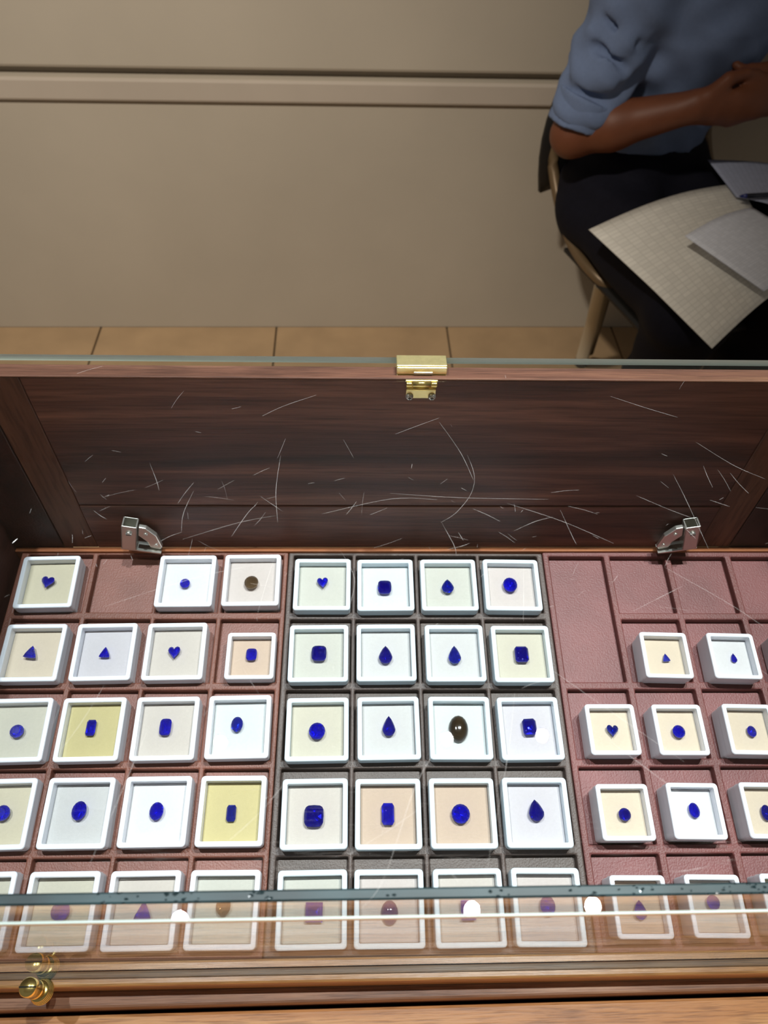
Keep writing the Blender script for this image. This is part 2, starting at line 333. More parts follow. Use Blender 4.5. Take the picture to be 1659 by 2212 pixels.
# nickel cabinet hinges at the foot of the flap
def cab_hinge(x, s, label):
    e = empty('cabinet_hinge'); e.parent = cs; e.location = (x, .3058, -.4075); e['label'] = label; e.rotation_euler.y = -s * math.radians(14)
    W, Hh, D = .0050, .0255, .0085
    fr = boxes_mesh('arm', [(-W, -W + .0011, -D, 0, 0, Hh), (W - .0011, W, -D, 0, 0, Hh), (-W, W, -.0008, 0, 0, Hh), (-W, W, -D, -D + .0008, 0, Hh)], M_steel)
    obj('arm', fr, e, bevel=.0005)
    obj('adjuster_screw', lathe_mesh('adjuster_screw', [(.0021, 0), (.0021, .0008), (.0012, .0014)], M_steel, 18, 'y'), e, Matrix.Translation((0, -D - .0001, Hh * .72)))
    box('adjuster_slot', -.0017, .0017, -D - .0016, -D - .0013, Hh * .72 - .0003, Hh * .72 + .0003, M_black, e)
    sx = -s
    poly = [(sx * .0056, .0235), (sx * .0105, .0232), (sx * .0175, .0165), (sx * .0220, .0040), (sx * .0205, .0012), (sx * .0140, .0022), (sx * .0118, .0080), (sx * .0056, .0140)]
    if sx < 0: poly = poly[::-1]
    obj('wing', prism_mesh('wing', poly, -.0062, -.0030, M_steel), e, bevel=.0006)
    obj('rivet', lathe_mesh('rivet', [(.0013, 0), (.0013, .0005), (.0006, .0009)], M_steel, 14, 'y'), e, Matrix.Translation((sx * .0105, -.0062, .0170)))
    obj('rivet', lathe_mesh('rivet', [(.0011, 0), (.0011, .0005), (.0005, .0008)], M_steel, 14, 'y'), e, Matrix.Translation((sx * .0178, -.0062, .0065)))
    obj('foot_plate', prism_mesh('foot_plate', [(sx * a, b) for a, b in ((-.005, -.0010), (.0215, -.0010), (.0215, .0002), (-.005, .0002))][::(1 if sx > 0 else -1)], -.0085, -.0005, M_steel), e)
    return e
cab_hinge(-.1600, -1, 'nickel cabinet hinge at the left foot of the flap')
cab_hinge(.2325, 1, 'nickel cabinet hinge at the right foot of the flap')

# brass thumb stud standing on the front ledge
st = empty('brass_stud'); st.parent = cs; st.location = (-.1603, .0477, -.4400); st['label'] = 'slotted brass stud on ribbed washers on the front ledge'
for k in range(4):
    obj('washer', lathe_mesh('washer', [(.0022, 0), (.0056 - .0003 * k, .0001), (.0058 - .0003 * k, .0006), (.0055 - .0003 * k, .0012), (.0022, .0013)], M_brass2, 32), st, Matrix.Translation((0, -.0030, .0013 * k)))
obj('shank', lathe_mesh('shank', [(.0022, 0), (.0022, .013)], M_brass2, 24), st, Matrix.Translation((0, -.0030, .004)))
hd = obj('head', lathe_mesh('head', [(.0036, .0095), (.0042, .0100), (.0042, .0112), (.0036, .0116), (.0036, .0122), (.0042, .0126), (.0042, .0206), (.0038, .0212), (.0004, .0214)], M_brass2, 32), st, Matrix.Translation((0, -.0030, 0)))
box('head_slot', -.0040, .0040, -.0003, .0003, .0210, .02165, M_black, hd)

# ---------------------------------------------------------------- counter under the case
ct = empty('wooden_counter'); ct.matrix_world = CASE_M; tag(ct, 'honey coloured wooden counter carrying the jewellery case', 'counter')
box('front_board', -.62, .70, -.16, .0393, -.500, -.4700, M_counter, ct, .0015, M=TURN)
box('top_board', -.62, .70, .0393, .3300, -.560, ZB - .010, M_counter, ct)
box('apron', -.60, .68, .0000, .0300, -H + .08, -.500, M_counter, ct)
box('cabinet_body', -.60, .68, .0300, .3200, -H + .08, -.560, M_side, ct)
box('plinth', -.58, .66, .03, .30, -H + .0005, -H + .08, M_side, ct)

# ---------------------------------------------------------------- trays
ZS, ZF, ZP, ZU = -.0090, -.0150, -.0142, -.0203      # rim, pocket floor, pad top, underside
def tray(name, label, x0, x1, y0, y1, cols, rows, merged, m_f, m_p):
    t = empty(name, TRAY_M); tag(t, label, 'tray', 'leatherette trays lying in the case')
    xs = sorted({x0, x1, *[v for c in cols for v in c]}); ys = sorted({y0, y1, *[v for r in rows for v in r]})
    def depth(i, j):
        if not (0 <= i < len(xs) - 1 and 0 <= j < len(ys) - 1): return None
        cx, cy = (xs[i] + xs[i + 1]) / 2, (ys[j] + ys[j + 1]) / 2
        inx = [k for k, c in enumerate(cols) if c[0] < cx < c[1]]; iny = [k for k, r in enumerate(rows) if r[0] < cy < r[1]]
        if inx and iny: return ZF
        if inx and merged and inx[0] == merged[0] and rows[merged[2]][0] < cy < rows[merged[1]][1]: return ZF
        return ZS
    V, Fc, key = [], [], {}
    def vid(x, y, z):
        k = (round(x, 6), round(y, 6), round(z, 6))
        if k not in key: key[k] = len(V); V.append((x, y, z))
        return key[k]
    for i in range(len(xs) - 1):
        for j in range(len(ys) - 1):
            z = depth(i, j); a, b, c, d = xs[i], xs[i + 1], ys[j], ys[j + 1]
            Fc.append((vid(a, c, z), vid(b, c, z), vid(b, d, z), vid(a, d, z)))
            Fc.append((vid(a, c, ZU), vid(a, d, ZU), vid(b, d, ZU), vid(b, c, ZU)))
            for (di, dj, p, q) in ((1, 0, (b, c), (b, d)), (-1, 0, (a, d), (a, c)), (0, 1, (b, d), (a, d)), (0, -1, (a, c), (b, c))):
                zn = depth(i + di, j + dj); zn = ZU if zn is None else zn
                if zn < z: Fc.append((vid(*p, zn), vid(*q, zn), vid(*q, z), vid(*p, z)))
    obj('frame', mesh('frame', V, Fc, m_f), t, bevel=.0009)
    done = set()
    for ci, c in enumerate(cols):
        for ri, r in enumerate(rows):
            lo, hi = r
            if merged and ci == merged[0]:
                if ri == merged[2]: continue
                if ri == merged[1]: lo = rows[merged[2]][0]
            box('pocket_pad', c[0] + .0007, c[1] - .0007, lo + .0007, hi - .0007, ZF + .0001, ZP, m_p, t, .0005)
    return t
ROWS = [(-.0157 - .0487 * i, .0280 - .0487 * i) for i in range(4)] + [(-.2130, -.1668)]
tray('gem_tray', 'reddish brown leatherette tray at the left end of the case', -.2785, -.0912, -.2165, .0325,
     [(-.2735, -.2285), (-.2252, -.1812), (-.1786, -.1370), (-.1340, -.0945)], ROWS, None, M_trayL, M_padL)
tray('gem_tray', 'charcoal grey leatherette tray full of boxes in the middle of the case', -.0907, .0908, -.2165, .0302,
     [(-.0872, -.0455), (-.0431, -.0015), (.0010, .0428), (.0452, .0870)], ROWS, None, M_trayM, M_padM)
tray('gem_tray', 'maroon leatherette tray with empty pockets at the right end of the case', .0914, .2732, -.2165, .0322,
     [(.0955 + .0443 * j, .1355 + .0443 * j) for j in range(4)], ROWS, (0, 0, 1), M_trayR, M_padR)

# ---------------------------------------------------------------- gem boxes
def rrect(hw, r, n=4):
    out = []
    for (sx, sy, a0) in ((1, 1, 0), (-1, 1, 90), (-1, -1, 180), (1, -1, 270)):
        for i in range(n + 1):
            a = math.radians(a0 + 90 * i / n); out.append((sx * (hw - r) + r * math.cos(a), sy * (hw - r) + r * math.sin(a)))
    return out
def loops_mesh(name, loops, mat, cap0=True, cap1=True):
    n = len(loops[0]); V = [v for l in loops for v in l]; Fc = []
    for k in range(len(loops) - 1):
        for i in range(n):
            j = (i + 1) % n; Fc.append((k * n + i, k * n + j, (k + 1) * n + j, (k + 1) * n + i))
    if cap0: Fc.append(tuple(range(n))[::-1])
    if cap1: Fc.append(tuple((len(loops) - 1) * n + i for i in range(n)))
    return mesh(name, V, Fc, mat)
def ring_mesh(name, hw, wall, r, z0, z1, mat):
    ri = max(r - wall * .6, .0006)
    prof = [(hw, z0, r), (hw, z1 - .0008, r), (hw - .0003, z1 - .0002, r), (hw - .0009, z1, r), (hw - wall + .0006, z1, ri), (hw - wall + .0001, z1 - .0004, ri), (hw - wall, z0, ri)]
    L = [[(x, y, z) for x, y in rrect(h_, rr)] for h_, z, rr in prof]; L.append(L[0])
    n = len(L[0]); V = [v for l in L[:-1] for v in l]; Fc = []; K = len(prof)
    for k in range(K):
        for i in range(n):
            j = (i + 1) % n; k2 = (k + 1) % K; Fc.append((k * n + i, k * n + j, k2 * n + j, k2 * n + i))
    m = mesh(name, V, Fc, mat); return m
BXM = {}
def box_meshes(size, height, mat):
    k = (size, height, mat.name)
    if k not in BXM:
        hw = size / 2; wall = .0030 if size > .035 else .0027; mid = -.0072
        lid = ring_mesh('lid_frame', hw, wall, .0022, mid, 0, mat)
        base = loops_mesh('base', [[(x, y, z) for x, y in rrect(h_, r)] for h_, z, r in ((hw - .0012, -height, .0016), (hw - .0005, -height + .0007, .002), (hw - .0003, mid - .0003, .002), (hw - .0010, mid - .0002, .002))], mat)
        pane = loops_mesh('lid_pane', [[(x, y, z) for x, y in rrect(hw - wall - .00005, .0007)] for z in (-.0021, -.0014)], M_lid)
        BXM[k] = (lid, base, pane, hw, wall, mid)
    return BXM[k]
FM = {}
def foam_mesh(hw, wall, mid, col):
    k = (hw, col)
    if k not in FM:
        q = hw - wall - .0001
        FM[k] = loops_mesh('lining', [[(x, y, z) for x, y in rrect(q + d, .0008)] for z, d in ((mid - .0001, 0), (-.0066, 0), (-.0063, -.0003))], M_foam[col])
    return FM[k]
ORD = ['first', 'second', 'third', 'fourth']; ROWN = ['back row', 'second row', 'middle row', 'fourth row', 'front row']
TRN = {'L': 'left brown tray', 'M': 'charcoal middle tray', 'R': 'right maroon tray'}
# id: (x mm, y mm, turn deg, lining, gem x, gem y, gem w mm, gem h mm, cut, stone, gem turn)
BX = {
'L11': (-252.0, 3.0, 1.5, 'cream', -253.0, 3.5, 8.8, 8.6, 'heart', 'violet', -8),
'L13': (-158.9, 3.9, .6, 'white', -160.0, 3.4, 6.8, 6.8, 'round', 'blue', 0),
'L14': (-114.2, 4.7, .8, 'pinkish_grey', -114.6, 3.9, 9.6, 9.6, 'round', 'smoky', 0),
'L21': (-250.6, -47.1, .7, 'peach', -252.2, -45.9, 8.2, 8.2, 'trillion', 'violet', -6),
'L22': (-204.9, -46.6, 1.2, 'pale_lavender', -205.1, -45.9, 6.8, 7.0, 'trillion', 'blue', 0),
'L23': (-159.4, -46.2, 1.0, 'warm_grey', -160.4, -46.5, 7.8, 8.4, 'heart', 'blue', 4),
'L24': (-110.5, -49.3, .4, 'tan', -110.3, -47.5, 7.0, 8.0, 'cushion', 'blue', 0),
'L31': (-248.6, -96.2, 1.3, 'greenish_cream', -248.9, -96.4, 8.4, 7.9, 'round', 'blue', 0),
'L32': (-203.7, -95.9, 1.0, 'yellow', -204.8, -94.3, 5.8, 9.6, 'emerald', 'blue', 0),
'L33': (-158.5, -95.5, .8, 'warm_grey', -159.2, -94.1, 7.2, 10.2, 'cushion', 'blue', 0),
'L34': (-114.0, -94.7, .9, 'icy_white', -115.4, -92.6, 7.2, 9.2, 'oval', 'teal', 0),
'L41': (-247.2, -143.9, 1.2, 'cream', -245.5, -143.1, 8.6, 8.6, 'round', 'blue', 0),
'L42': (-202.2, -143.5, .3, 'light_grey', -201.9, -142.1, 8.4, 10.4, 'oval', 'blue', -6),
'L43': (-157.4, -143.0, .5, 'white', -157.3, -142.6, 8.1, 9.8, 'oval', 'blue', -4),
'L44': (-113.6, -142.9, .1, 'yellow', -114.1, -143.9, 5.5, 9.0, 'emerald', 'teal', 0),
'L51': (-247.0, -193.2, 1.0, 'greenish_cream', -247.0, -191.8, 9.0, 9.0, 'round', 'blue', 0),
'L52': (-201.6, -193.2, .3, 'greenish_cream', -201.6, -193.2, 10.2, 9.8, 'round', 'blue', 0),
'L53': (-157.2, -193.2, .5, 'warm_grey', -156.9, -193.5, 9.2, 9.2, 'trillion', 'blue', 0),
'L54': (-113.4, -193.2, -.1, 'sage_grey', -113.6, -191.6, 8.0, 9.6, 'oval', 'smoky', 0),
'M11': (-65.8, 1.6, .1, 'sage_grey', -65.7, 3.7, 7.6, 8.0, 'heart', 'blue', 6),
'M12': (-22.5, 1.2, .5, 'icy_white', -23.0, .6, 9.3, 9.8, 'cushion', 'deep', 0),
'M13': (21.2, 1.4, .2, 'sage_grey', 20.6, 1.4, 8.4, 10.2, 'pear', 'teal', 0),
'M14': (65.0, 1.5, -.6, 'pinkish_grey', 64.1, 2.6, 9.8, 10.6, 'round', 'blue', 0),
'M21': (-66.6, -47.6, .5, 'sage_grey', -66.4, -46.9, 9.8, 10.2, 'cushion', 'deep', 0),
'M22': (-22.6, -47.2, .4, 'light_grey', -22.9, -47.9, 8.8, 11.8, 'pear', 'deep', 0),
'M23': (22.5, -47.5, .1, 'light_grey', 22.4, -47.9, 8.2, 12.0, 'pear', 'teal', 0),
'M24': (66.5, -48.0, -.1, 'greenish_cream', 66.7, -47.6, 9.0, 10.6, 'emerald', 'deep', 0),
'M31': (-65.6, -96.3, .7, 'greenish_cream', -65.8, -97.0, 10.0, 10.2, 'round', 'blue', 0),
'M32': (-21.6, -95.8, .7, 'light_grey', -21.4, -94.0, 8.0, 12.2, 'pear', 'deep', 0),
'M33': (22.7, -95.8, -.3, 'icy_white', 22.1, -95.6, 12.2, 16.8, 'cabochon', 'black', -4),
'M34': (66.3, -96.2, .3, 'pale_lavender', 66.5, -94.9, 8.6, 10.0, 'emerald', 'deep', 3),
'M41': (-65.4, -144.8, .6, 'warm_grey', -65.8, -145.9, 11.4, 12.0, 'cushion', 'deep', 0),
'M42': (-22.5, -145.1, .1, 'tan', -22.6, -145.0, 7.4, 12.0, 'emerald', 'blue', 0),
'M43': (21.1, -145.0, -.1, 'tan', 20.1, -145.2, 10.8, 10.8, 'round', 'blue', 0),
'M44': (64.8, -144.9, -.3, 'pale_lavender', 64.8, -143.5, 9.0, 11.8, 'pear', 'deep', 4),
'M51': (-65.0, -193.6, .6, 'sage_grey', -63.8, -195.0, 9.4, 9.6, 'square', 'purple', 0),
'M52': (-22.6, -193.6, 0, 'pinkish_grey', -22.3, -195.6, 9.6, 12.4, 'cabochon', 'purple_dome', 0),
'M53': (21.4, -193.6, .3, 'warm_grey', 21.1, -194.8, 8.0, 9.6, 'square', 'purple', 0),
'M54': (65.2, -193.6, -.6, 'pinkish_grey', 65.5, -193.0, 8.4, 10.0, 'oval', 'purple', 0),
'R22': (160.0, -50.4, -1.5, 'peach', 161.0, -50.9, 5.0, 5.4, 'trillion', 'pale', 4),
'R23': (204.7, -51.0, -1.5, 'white', 206.5, -51.0, 3.8, 6.2, 'pear', 'purple', 0),
'R24': (249.1, -51.3, -1.5, 'peach', 249.1, -51.0, 6.0, 6.0, 'round', 'blue', 0),
'R31': (116.5, -98.1, -.1, 'peach', 117.2, -98.6, 7.2, 7.6, 'heart', 'teal', -4),
'R32': (158.6, -98.4, -.4, 'peach', 158.6, -99.0, 7.8, 7.8, 'round', 'blue', 0),
'R33': (203.2, -98.3, -1.2, 'peach', 205.0, -98.9, 5.6, 6.9, 'oval', 'purple', 6),
'R41': (115.6, -145.7, -.2, 'peach', 116.0, -146.7, 7.2, 7.2, 'round', 'deep', 0),
'R42': (157.6, -145.3, -1.0, 'white', 157.9, -144.6, 6.2, 8.4, 'oval', 'blue', 6),
'R43': (201.6, -145.3, -1.0, 'peach', 200.8, -146.2, 6.0, 8.8, 'oval', 'deep', 0),
'R51': (115.6, -194.2, -.6, 'tan', 115.7, -195.6, 7.0, 9.6, 'pear', 'purple', 0),
'R52': (157.6, -194.2, -1.0, 'warm_grey', 157.3, -192.4, 7.2, 7.6, 'round', 'purple', 0),
'R53': (200.4, -194.2, -1.2, 'cream', 200.4, -192.2, 7.0, 7.0, 'round', 'blue', 0),
}
def outline(cut, n=16, asp=1.3):
    A = [2 * math.pi * i / n for i in range(n)]
    if cut in ('round', 'oval', 'cabochon'): return [(math.cos(a), math.sin(a)) for a in A]
    if cut == 'cushion': return [(math.copysign(abs(math.cos(a)) ** .55, math.cos(a)), math.copysign(abs(math.sin(a)) ** .55, math.sin(a))) for a in A]
    if cut == 'pear':                              # round belly below, drawn out to a point above
        yc = 1 - asp; P = []
        for i in range(11): t = math.pi + math.pi * i / 10; P.append((math.cos(t), (yc + math.sin(t)) / asp))
        for i in range(1, 5): t = i / 4; P.append((math.cos(t * math.pi / 2) ** .85 * (1 - .10 * math.sin(math.pi * t)), (yc + (asp - yc) * t) / asp))
        R_ = [(-x, y) for x, y in P[-2:10:-1]]
        return P + R_
    if cut == 'heart':
        P = []
        for i in range(20):
            t = 2 * math.pi * i / 20
            P.append((16 * math.sin(t) ** 3 / 16, (13 * math.cos(t) - 5 * math.cos(2 * t) - 2 * math.cos(3 * t) - math.cos(4 * t) + 2.5) / 14.5))
        return P[::-1]
    if cut == 'trillion':                          # triangle with bulging sides and blunt corners
        P = []
        for i in range(18):
            a = math.pi / 2 + 2 * math.pi * i / 18
            r = 1 / sum(max(0, math.cos(a - math.radians(q))) ** 4 for q in (-90, 30, 150)) ** .25; P.append((r * math.cos(a), r * math.sin(a)))
        mx, lo, hi = max(x for x, y in P), min(y for x, y in P), max(y for x, y in P)
        return [(x / mx, 2 * (y - lo) / (hi - lo) - 1) for x, y in P]
    if cut == 'emerald': c = .30
    else: c = .04
    ca = c
    return [(1, 1 - ca), (1 - c, 1), (-1 + c, 1), (-1, 1 - ca), (-1, -1 + ca), (-1 + c, -1), (1 - c, -1), (1, -1 + ca)]
def gem_mesh(cut, w, h, key):
    P = outline(cut, asp=h / w); n = len(P); d = min(w, h)
    if cut == 'cabochon':
        prof = [(.90, -.10), (1, -.02), (1, .03), (.96, .12), (.82, .22), (.60, .29), (.32, .33), (.08, .34)]
        V = [(x * s * w / 2, y * s * h / 2, z * d) for s, z in prof for x, y in P]; Fc = []
        for k in range(len(prof) - 1):
            for i in range(n):
                j = (i + 1) % n; Fc.append((k * n + i, k * n + j, (k + 1) * n + j, (k + 1) * n + i))
        Fc += [tuple(range(n))[::-1], tuple((len(prof) - 1) * n + i for i in range(n))]
        m = mesh('stone', V, Fc, GEM[key], True); return m, .10 * d
    pd = min(.0034, .40 * d); ch_ = min(.0016, .17 * d)
    step = cut in ('emerald', 'square')
    if step: prof = [(.10, -.92 * pd), (.42, -.86 * pd), (.74, -.5 * pd), (1, -.02 * d), (1, .02 * d), (.86, .55 * ch_ + .02 * d), (.70, ch_ + .02 * d)]
    else: prof = [(.04, -.9 * pd), (.40, -.78 * pd), (.74, -.42 * pd), (1, -.02 * d), (1, .02 * d), (.80, .62 * ch_ + .02 * d), (.56, ch_ + .02 * d)]
    V, Fc, mi = [], [], []
    for k, (s, z) in enumerate(prof):
        for i in range(n):
            x, y = P[i]
            if not step and k in (2, 5): x2, y2 = P[(i + 1) % n]; x, y = (x + x2) / 2, (y + y2) / 2
            V.append((x * s * w / 2, y * s * h / 2, z + (0 if k > 3 or k == 0 else random.uniform(-.16, .20) * pd * (k < 3) * (1.4 if (i + k) % 2 else .6))))
    def add(f, m): Fc.append(f); mi.append(m)
    for k in range(len(prof) - 1):
        mm = 0 if k < 4 else 1
        for i in range(n):
            j = (i + 1) % n; a, b, c, e = k * n + i, k * n + j, (k + 1) * n + j, (k + 1) * n + i
            add((a, b, e), mm); add((b, c, e), mm)
    add(tuple(range(n))[::-1], 0); top = (len(prof) - 1) * n; add(tuple(top + i for i in range(n)), 1)
    m = mesh('stone', V, Fc, GEM[key]); m.materials.append(CROWN[key]); m.polygons.foreach_set('material_index', mi)
    return m, pd
STN = dict(blue='royal blue', deep='deep blue', violet='violet blue', teal='teal blue', smoky='smoky brown', black='black and gold', purple='purplish blue', purple_dome='dark purple', pale='pale blue')
CUT = dict(round='round', oval='oval', heart='heart-shaped', trillion='triangular', cushion='cushion-cut', pear='pear-shaped', emerald='step-cut', square='square-cut', cabochon='domed oval')
cnt = {}
random.seed(21)
for k, (bx, by, rz, lin_c, gx, gy, gw, gh, cut, stn, gr) in BX.items():
    T, row = k[0], int(k[1]) - 1
    o = cnt.get((T, row), 0); cnt[(T, row)] = o + 1
    small = T == 'R' or k == 'L24'
    size = .0310 if small else .0386
    if k == 'L24': size = .0314
    top = .004 if T == 'R' else 0.0
    height = top - ZP - .00002
    lid, base, pane, hw, wall, mid = box_meshes(size, height, M_whiteM if T == 'M' else M_white)
    tx_, ty_ = random.gauss(0, .003), random.gauss(0, .003)
    M = TRAY_M @ Matrix.Translation((bx / 1000, by / 1000, top)) @ Matrix.Rotation(math.radians(rz), 4, 'Z')
    e = empty('gem_box', M)
    tag(e, 'white %sbox with %s lining, %s in %s of the %s' % ('small ' if small else '', lin_c.replace('_', ' '), ORD[o], ROWN[row], TRN[T]), 'gem box', 'white gem boxes in the trays')
    obj('base', base, e); obj('lid_frame', lid, e)
    obj('lining', foam_mesh(hw, wall, mid, lin_c), e)
    obj('lid_pane', pane, e, Matrix.Rotation(tx_ * .5, 4, 'X') @ Matrix.Rotation(ty_ * .5, 4, 'Y'))
    gm, gb = gem_mesh(cut, gw / 1000, gh / 1000, stn)
    G = TRAY_M @ Matrix.Translation((gx / 1000, gy / 1000, top - .0063 + gb + .00002)) @ Matrix.Rotation(math.radians(gr), 4, 'Z')
    g = obj('gemstone', gm); g.matrix_world = G
    tag(g, '%s %s gemstone in %s box, %s of %s' % (STN[stn], CUT[cut], ORD[o], ROWN[row], TRN[T]), 'gemstone', 'gemstones in the boxes')

# ---------------------------------------------------------------- seated person: distance fields turned into meshes
def nets(G, org, h):
    S = G < 0; n = G.shape
    c = np.zeros(tuple(k - 1 for k in n), np.uint8)
    offs = [(a, b, d) for a in (0, 1) for b in (0, 1) for d in (0, 1)]
    for a, b, d in offs: c += S[a:n[0] - 1 + a, b:n[1] - 1 + b, d:n[2] - 1 + d]
    act = (c > 0) & (c < 8); I = np.argwhere(act); idx = np.full(act.shape, -1, np.int64); idx[act] = np.arange(len(I))
    acc = np.zeros((len(I), 3)); cn = np.zeros(len(I))
    for a in offs:
        for ax in range(3):
            if a[ax]: continue
            b = list(a); b[ax] = 1
            ga = G[I[:, 0] + a[0], I[:, 1] + a[1], I[:, 2] + a[2]]; gb = G[I[:, 0] + b[0], I[:, 1] + b[1], I[:, 2] + b[2]]
            m = (ga < 0) != (gb < 0); t = np.where(m, ga / np.where(m, ga - gb, 1), 0)
            p = np.array(a, float)[None] + t[:, None] * (np.array(b, float) - np.array(a, float))[None]
            acc += p * m[:, None]; cn += m
    V = np.array(org) + h * (I + acc / cn[:, None]); Q = []
    for ax in range(3):
        u, v = (ax + 1) % 3, (ax + 2) % 3
        s0 = [slice(1, -1)] * 3; s1 = [slice(1, -1)] * 3; s0[ax] = slice(0, -1); s1[ax] = slice(1, None)
        A, B = S[tuple(s0)], S[tuple(s1)]; E_ = np.argwhere(A != B); fl_ = A[A != B]
        E_[:, u] += 1; E_[:, v] += 1
        def cell(du, dv):
            K = E_.copy(); K[:, u] += du; K[:, v] += dv; return idx[K[:, 0], K[:, 1], K[:, 2]]
        q = np.stack([cell(-1, -1), cell(0, -1), cell(0, 0), cell(-1, 0)], 1); q[~fl_] = q[~fl_][:, ::-1]; Q.append(q)
    return V, np.concatenate(Q)
class Field:
    def __init__(s, lo, hi, h):
        s.h = h; s.lo = np.array(lo, float); s.n = tuple(int(v) for v in np.ceil((np.array(hi) - s.lo) / h)); s.G = np.full(s.n, .2, np.float32)
    def region(s, lo, hi):
        a = np.clip(np.floor((np.array(lo) - s.lo) / s.h).astype(int), 0, s.n); b = np.clip(np.ceil((np.array(hi) - s.lo) / s.h).astype(int) + 1, 0, s.n)
        sl = tuple(slice(int(i), int(j)) for i, j in zip(a, b))
        ax = [s.lo[k] + s.h * np.arange(sl[k].start, sl[k].stop, dtype=np.float32) for k in range(3)]
        return sl, np.meshgrid(*ax, indexing='ij')
    def cone(s, a, b, ra, rb, k=.02, squash=None, sub=False):
        a, b = np.array(a, float), np.array(b, float); pad = max(ra, rb) * (1.0 if squash is None else max(1, squash[1])) + k + 3 * s.h
        sl, (X, Y, Z) = s.region(np.minimum(a, b) - pad, np.maximum(a, b) + pad)
        if 0 in X.shape: return s
        ab = b - a; L2 = max(1e-9, ab @ ab)
        px, py, pz = X - a[0], Y - a[1], Z - a[2]; t = np.clip((px * ab[0] + py * ab[1] + pz * ab[2]) / L2, 0, 1)
        qx, qy, qz = px - t * ab[0], py - t * ab[1], pz - t * ab[2]
        if squash is not None:
            f, w_ = squash; dd = (qx * f[0] + qy * f[1] + qz * f[2]) * (1 / w_ - 1); qx, qy, qz = qx + dd * f[0], qy + dd * f[1], qz + dd * f[2]
        d = np.sqrt(qx * qx + qy * qy + qz * qz) - (ra + (rb - ra) * t)
        if squash is not None: d *= min(1, squash[1])
        g = s.G[sl]
        if sub: d = -d; hh = np.maximum(k - np.abs(g - d), 0) / k; s.G[sl] = np.maximum(g, d) + hh * hh * k / 4
        else: hh = np.maximum(k - np.abs(g - d), 0) / k; s.G[sl] = np.minimum(g, d) - hh * hh * k / 4
        return s
    def grid(s): return s.region(s.lo, s.lo + s.h * np.array(s.n))[1]
    def build(s, name, mat, parent):
        V, Q = nets(s.G, s.lo, s.h)
        m = bpy.data.meshes.new(name); m.vertices.add(len(V)); m.vertices.foreach_set('co', V.astype(np.float32).ravel())
        m.loops.add(4 * len(Q)); m.polygons.add(len(Q)); m.loops.foreach_set('vertex_index', Q.astype(np.int32).ravel())
        m.polygons.foreach_set('loop_start', np.arange(0, 4 * len(Q), 4, dtype=np.int32))
        m.polygons.foreach_set('use_smooth', np.ones(len(Q), bool)); m.update(calc_edges=True); m.validate(); m.materials.append(mat)
        return obj(name, m, parent)
M_skin = plain('brown_skin', (112, 66, 44), .5, spec=.35, var=.07, vscale=40)
M_shirt = plain('pale_blue_shirt', (112, 128, 160), .85, spec=.15, var=.04, vscale=200, bump=.2, bscale=1500)
M_trou = plain('navy_trousers', (20, 20, 30), .85, spec=.15, var=.1, vscale=80)
M_hair = plain('black_hair', (18, 15, 14), .45, spec=.5)
M_shoe = plain('black_shoe', (16, 15, 15), .35)
A = np.array
pel, wai, che, nek = A((.606, 1.540, .520)), A((.606, 1.535, .660)), A((.640, 1.520, .850)), A((.650, 1.505, .975))
fwd = A((.45, -.893, 0)); rgt = A((-.893, -.45, 0))
SR, SL = A((.486, 1.428, .925)), A((.800, 1.575, .935))
ER, WR = A((.424, 1.412, .694)), A((.612, 1.345, .773))
EL, WL = A((.965, 1.480, .735)), A((.785, 1.385, .780))
HR, HL = A((.548, 1.480, .525)), A((.690, 1.560, .525))
KR, KL = A((.612, 1.085, .530)), A((.850, 1.190, .535))
AR, AL = A((.690, 1.260, .085)), A((.900, 1.330, .085))
pr = empty('person', Matrix.Identity(4)); tag(pr, 'seated person in a pale blue shirt with rolled sleeves and dark trousers, hands together', 'person')
bd = Field((.34, 1.15, .50), (1.06, 1.74, 1.36), .004)
bd.cone(pel, wai, .10, .09, .03, (fwd, .75)).cone(wai, che, .09, .12, .04, (fwd, .7)).cone(SR, SL, .045, .045, .05).cone(che, nek, .09, .055, .04)
bd.cone(nek, nek + A((.012, -.015, .09)), .050, .048, .03)
bd.cone(SR, ER, .043, .037, .02).cone(ER, ER + (WR - ER) * .35, .038, .040, .02).cone(ER + (WR - ER) * .35, WR, .041, .026, .02, )
bd.cone(SL, EL, .045, .038, .02).cone(EL, EL + (WL - EL) * .35, .040, .041, .02).cone(EL + (WL - EL) * .35, WL, .041, .026, .02)
def hand(W, d, up, side, curl, s=1.0):
    # palm plus four curled fingers and a thumb; d = along the hand, up = back of the hand, side = towards the thumb
    d, up, side = [v / np.linalg.norm(v) for v in (d, up, side)]
    K = W + d * .082
    bd.cone(W, W + d * .03, .026, .028, .012, (up, .75)); bd.cone(W + d * .02, K - d * .012, .030, .036, .012, (up, .58))
    for i in range(4):
        o_ = side * (.026 - .0175 * i); ln = (.040, .044, .041, .033)[i]; r = (.0092, .0095, .009, .008)[i]
        p = K - d * .014 + o_; dd = d * math.cos(curl[0]) - up * math.sin(curl[0]); q = p + dd * ln
        bd.cone(p, q, r + .0012, r, .004)
        d2 = d * math.cos(curl[1]) - up * math.sin(curl[1]); q2 = q + d2 * ln * .72; bd.cone(q, q2, r, r * .93, .003)
        d3 = d * math.cos(curl[2]) - up * math.sin(curl[2]); q3 = q2 + d3 * ln * .55; bd.cone(q2, q3, r * .93, r * .8, .003)
    t0 = W + d * .020 + side * .022; t1 = t0 + (d * .72 + side * .55 - up * .35) * .040; t2 = t1 + (d * .92 + side * .05 - up * .35) * .034; t3 = t2 + (d * .85 - side * .30 - up * .3) * .026
    bd.cone(t0, t1, .015, .0115, .008); bd.cone(t1, t2, .0112, .0100, .004); bd.cone(t2, t3, .0098, .0080, .003)
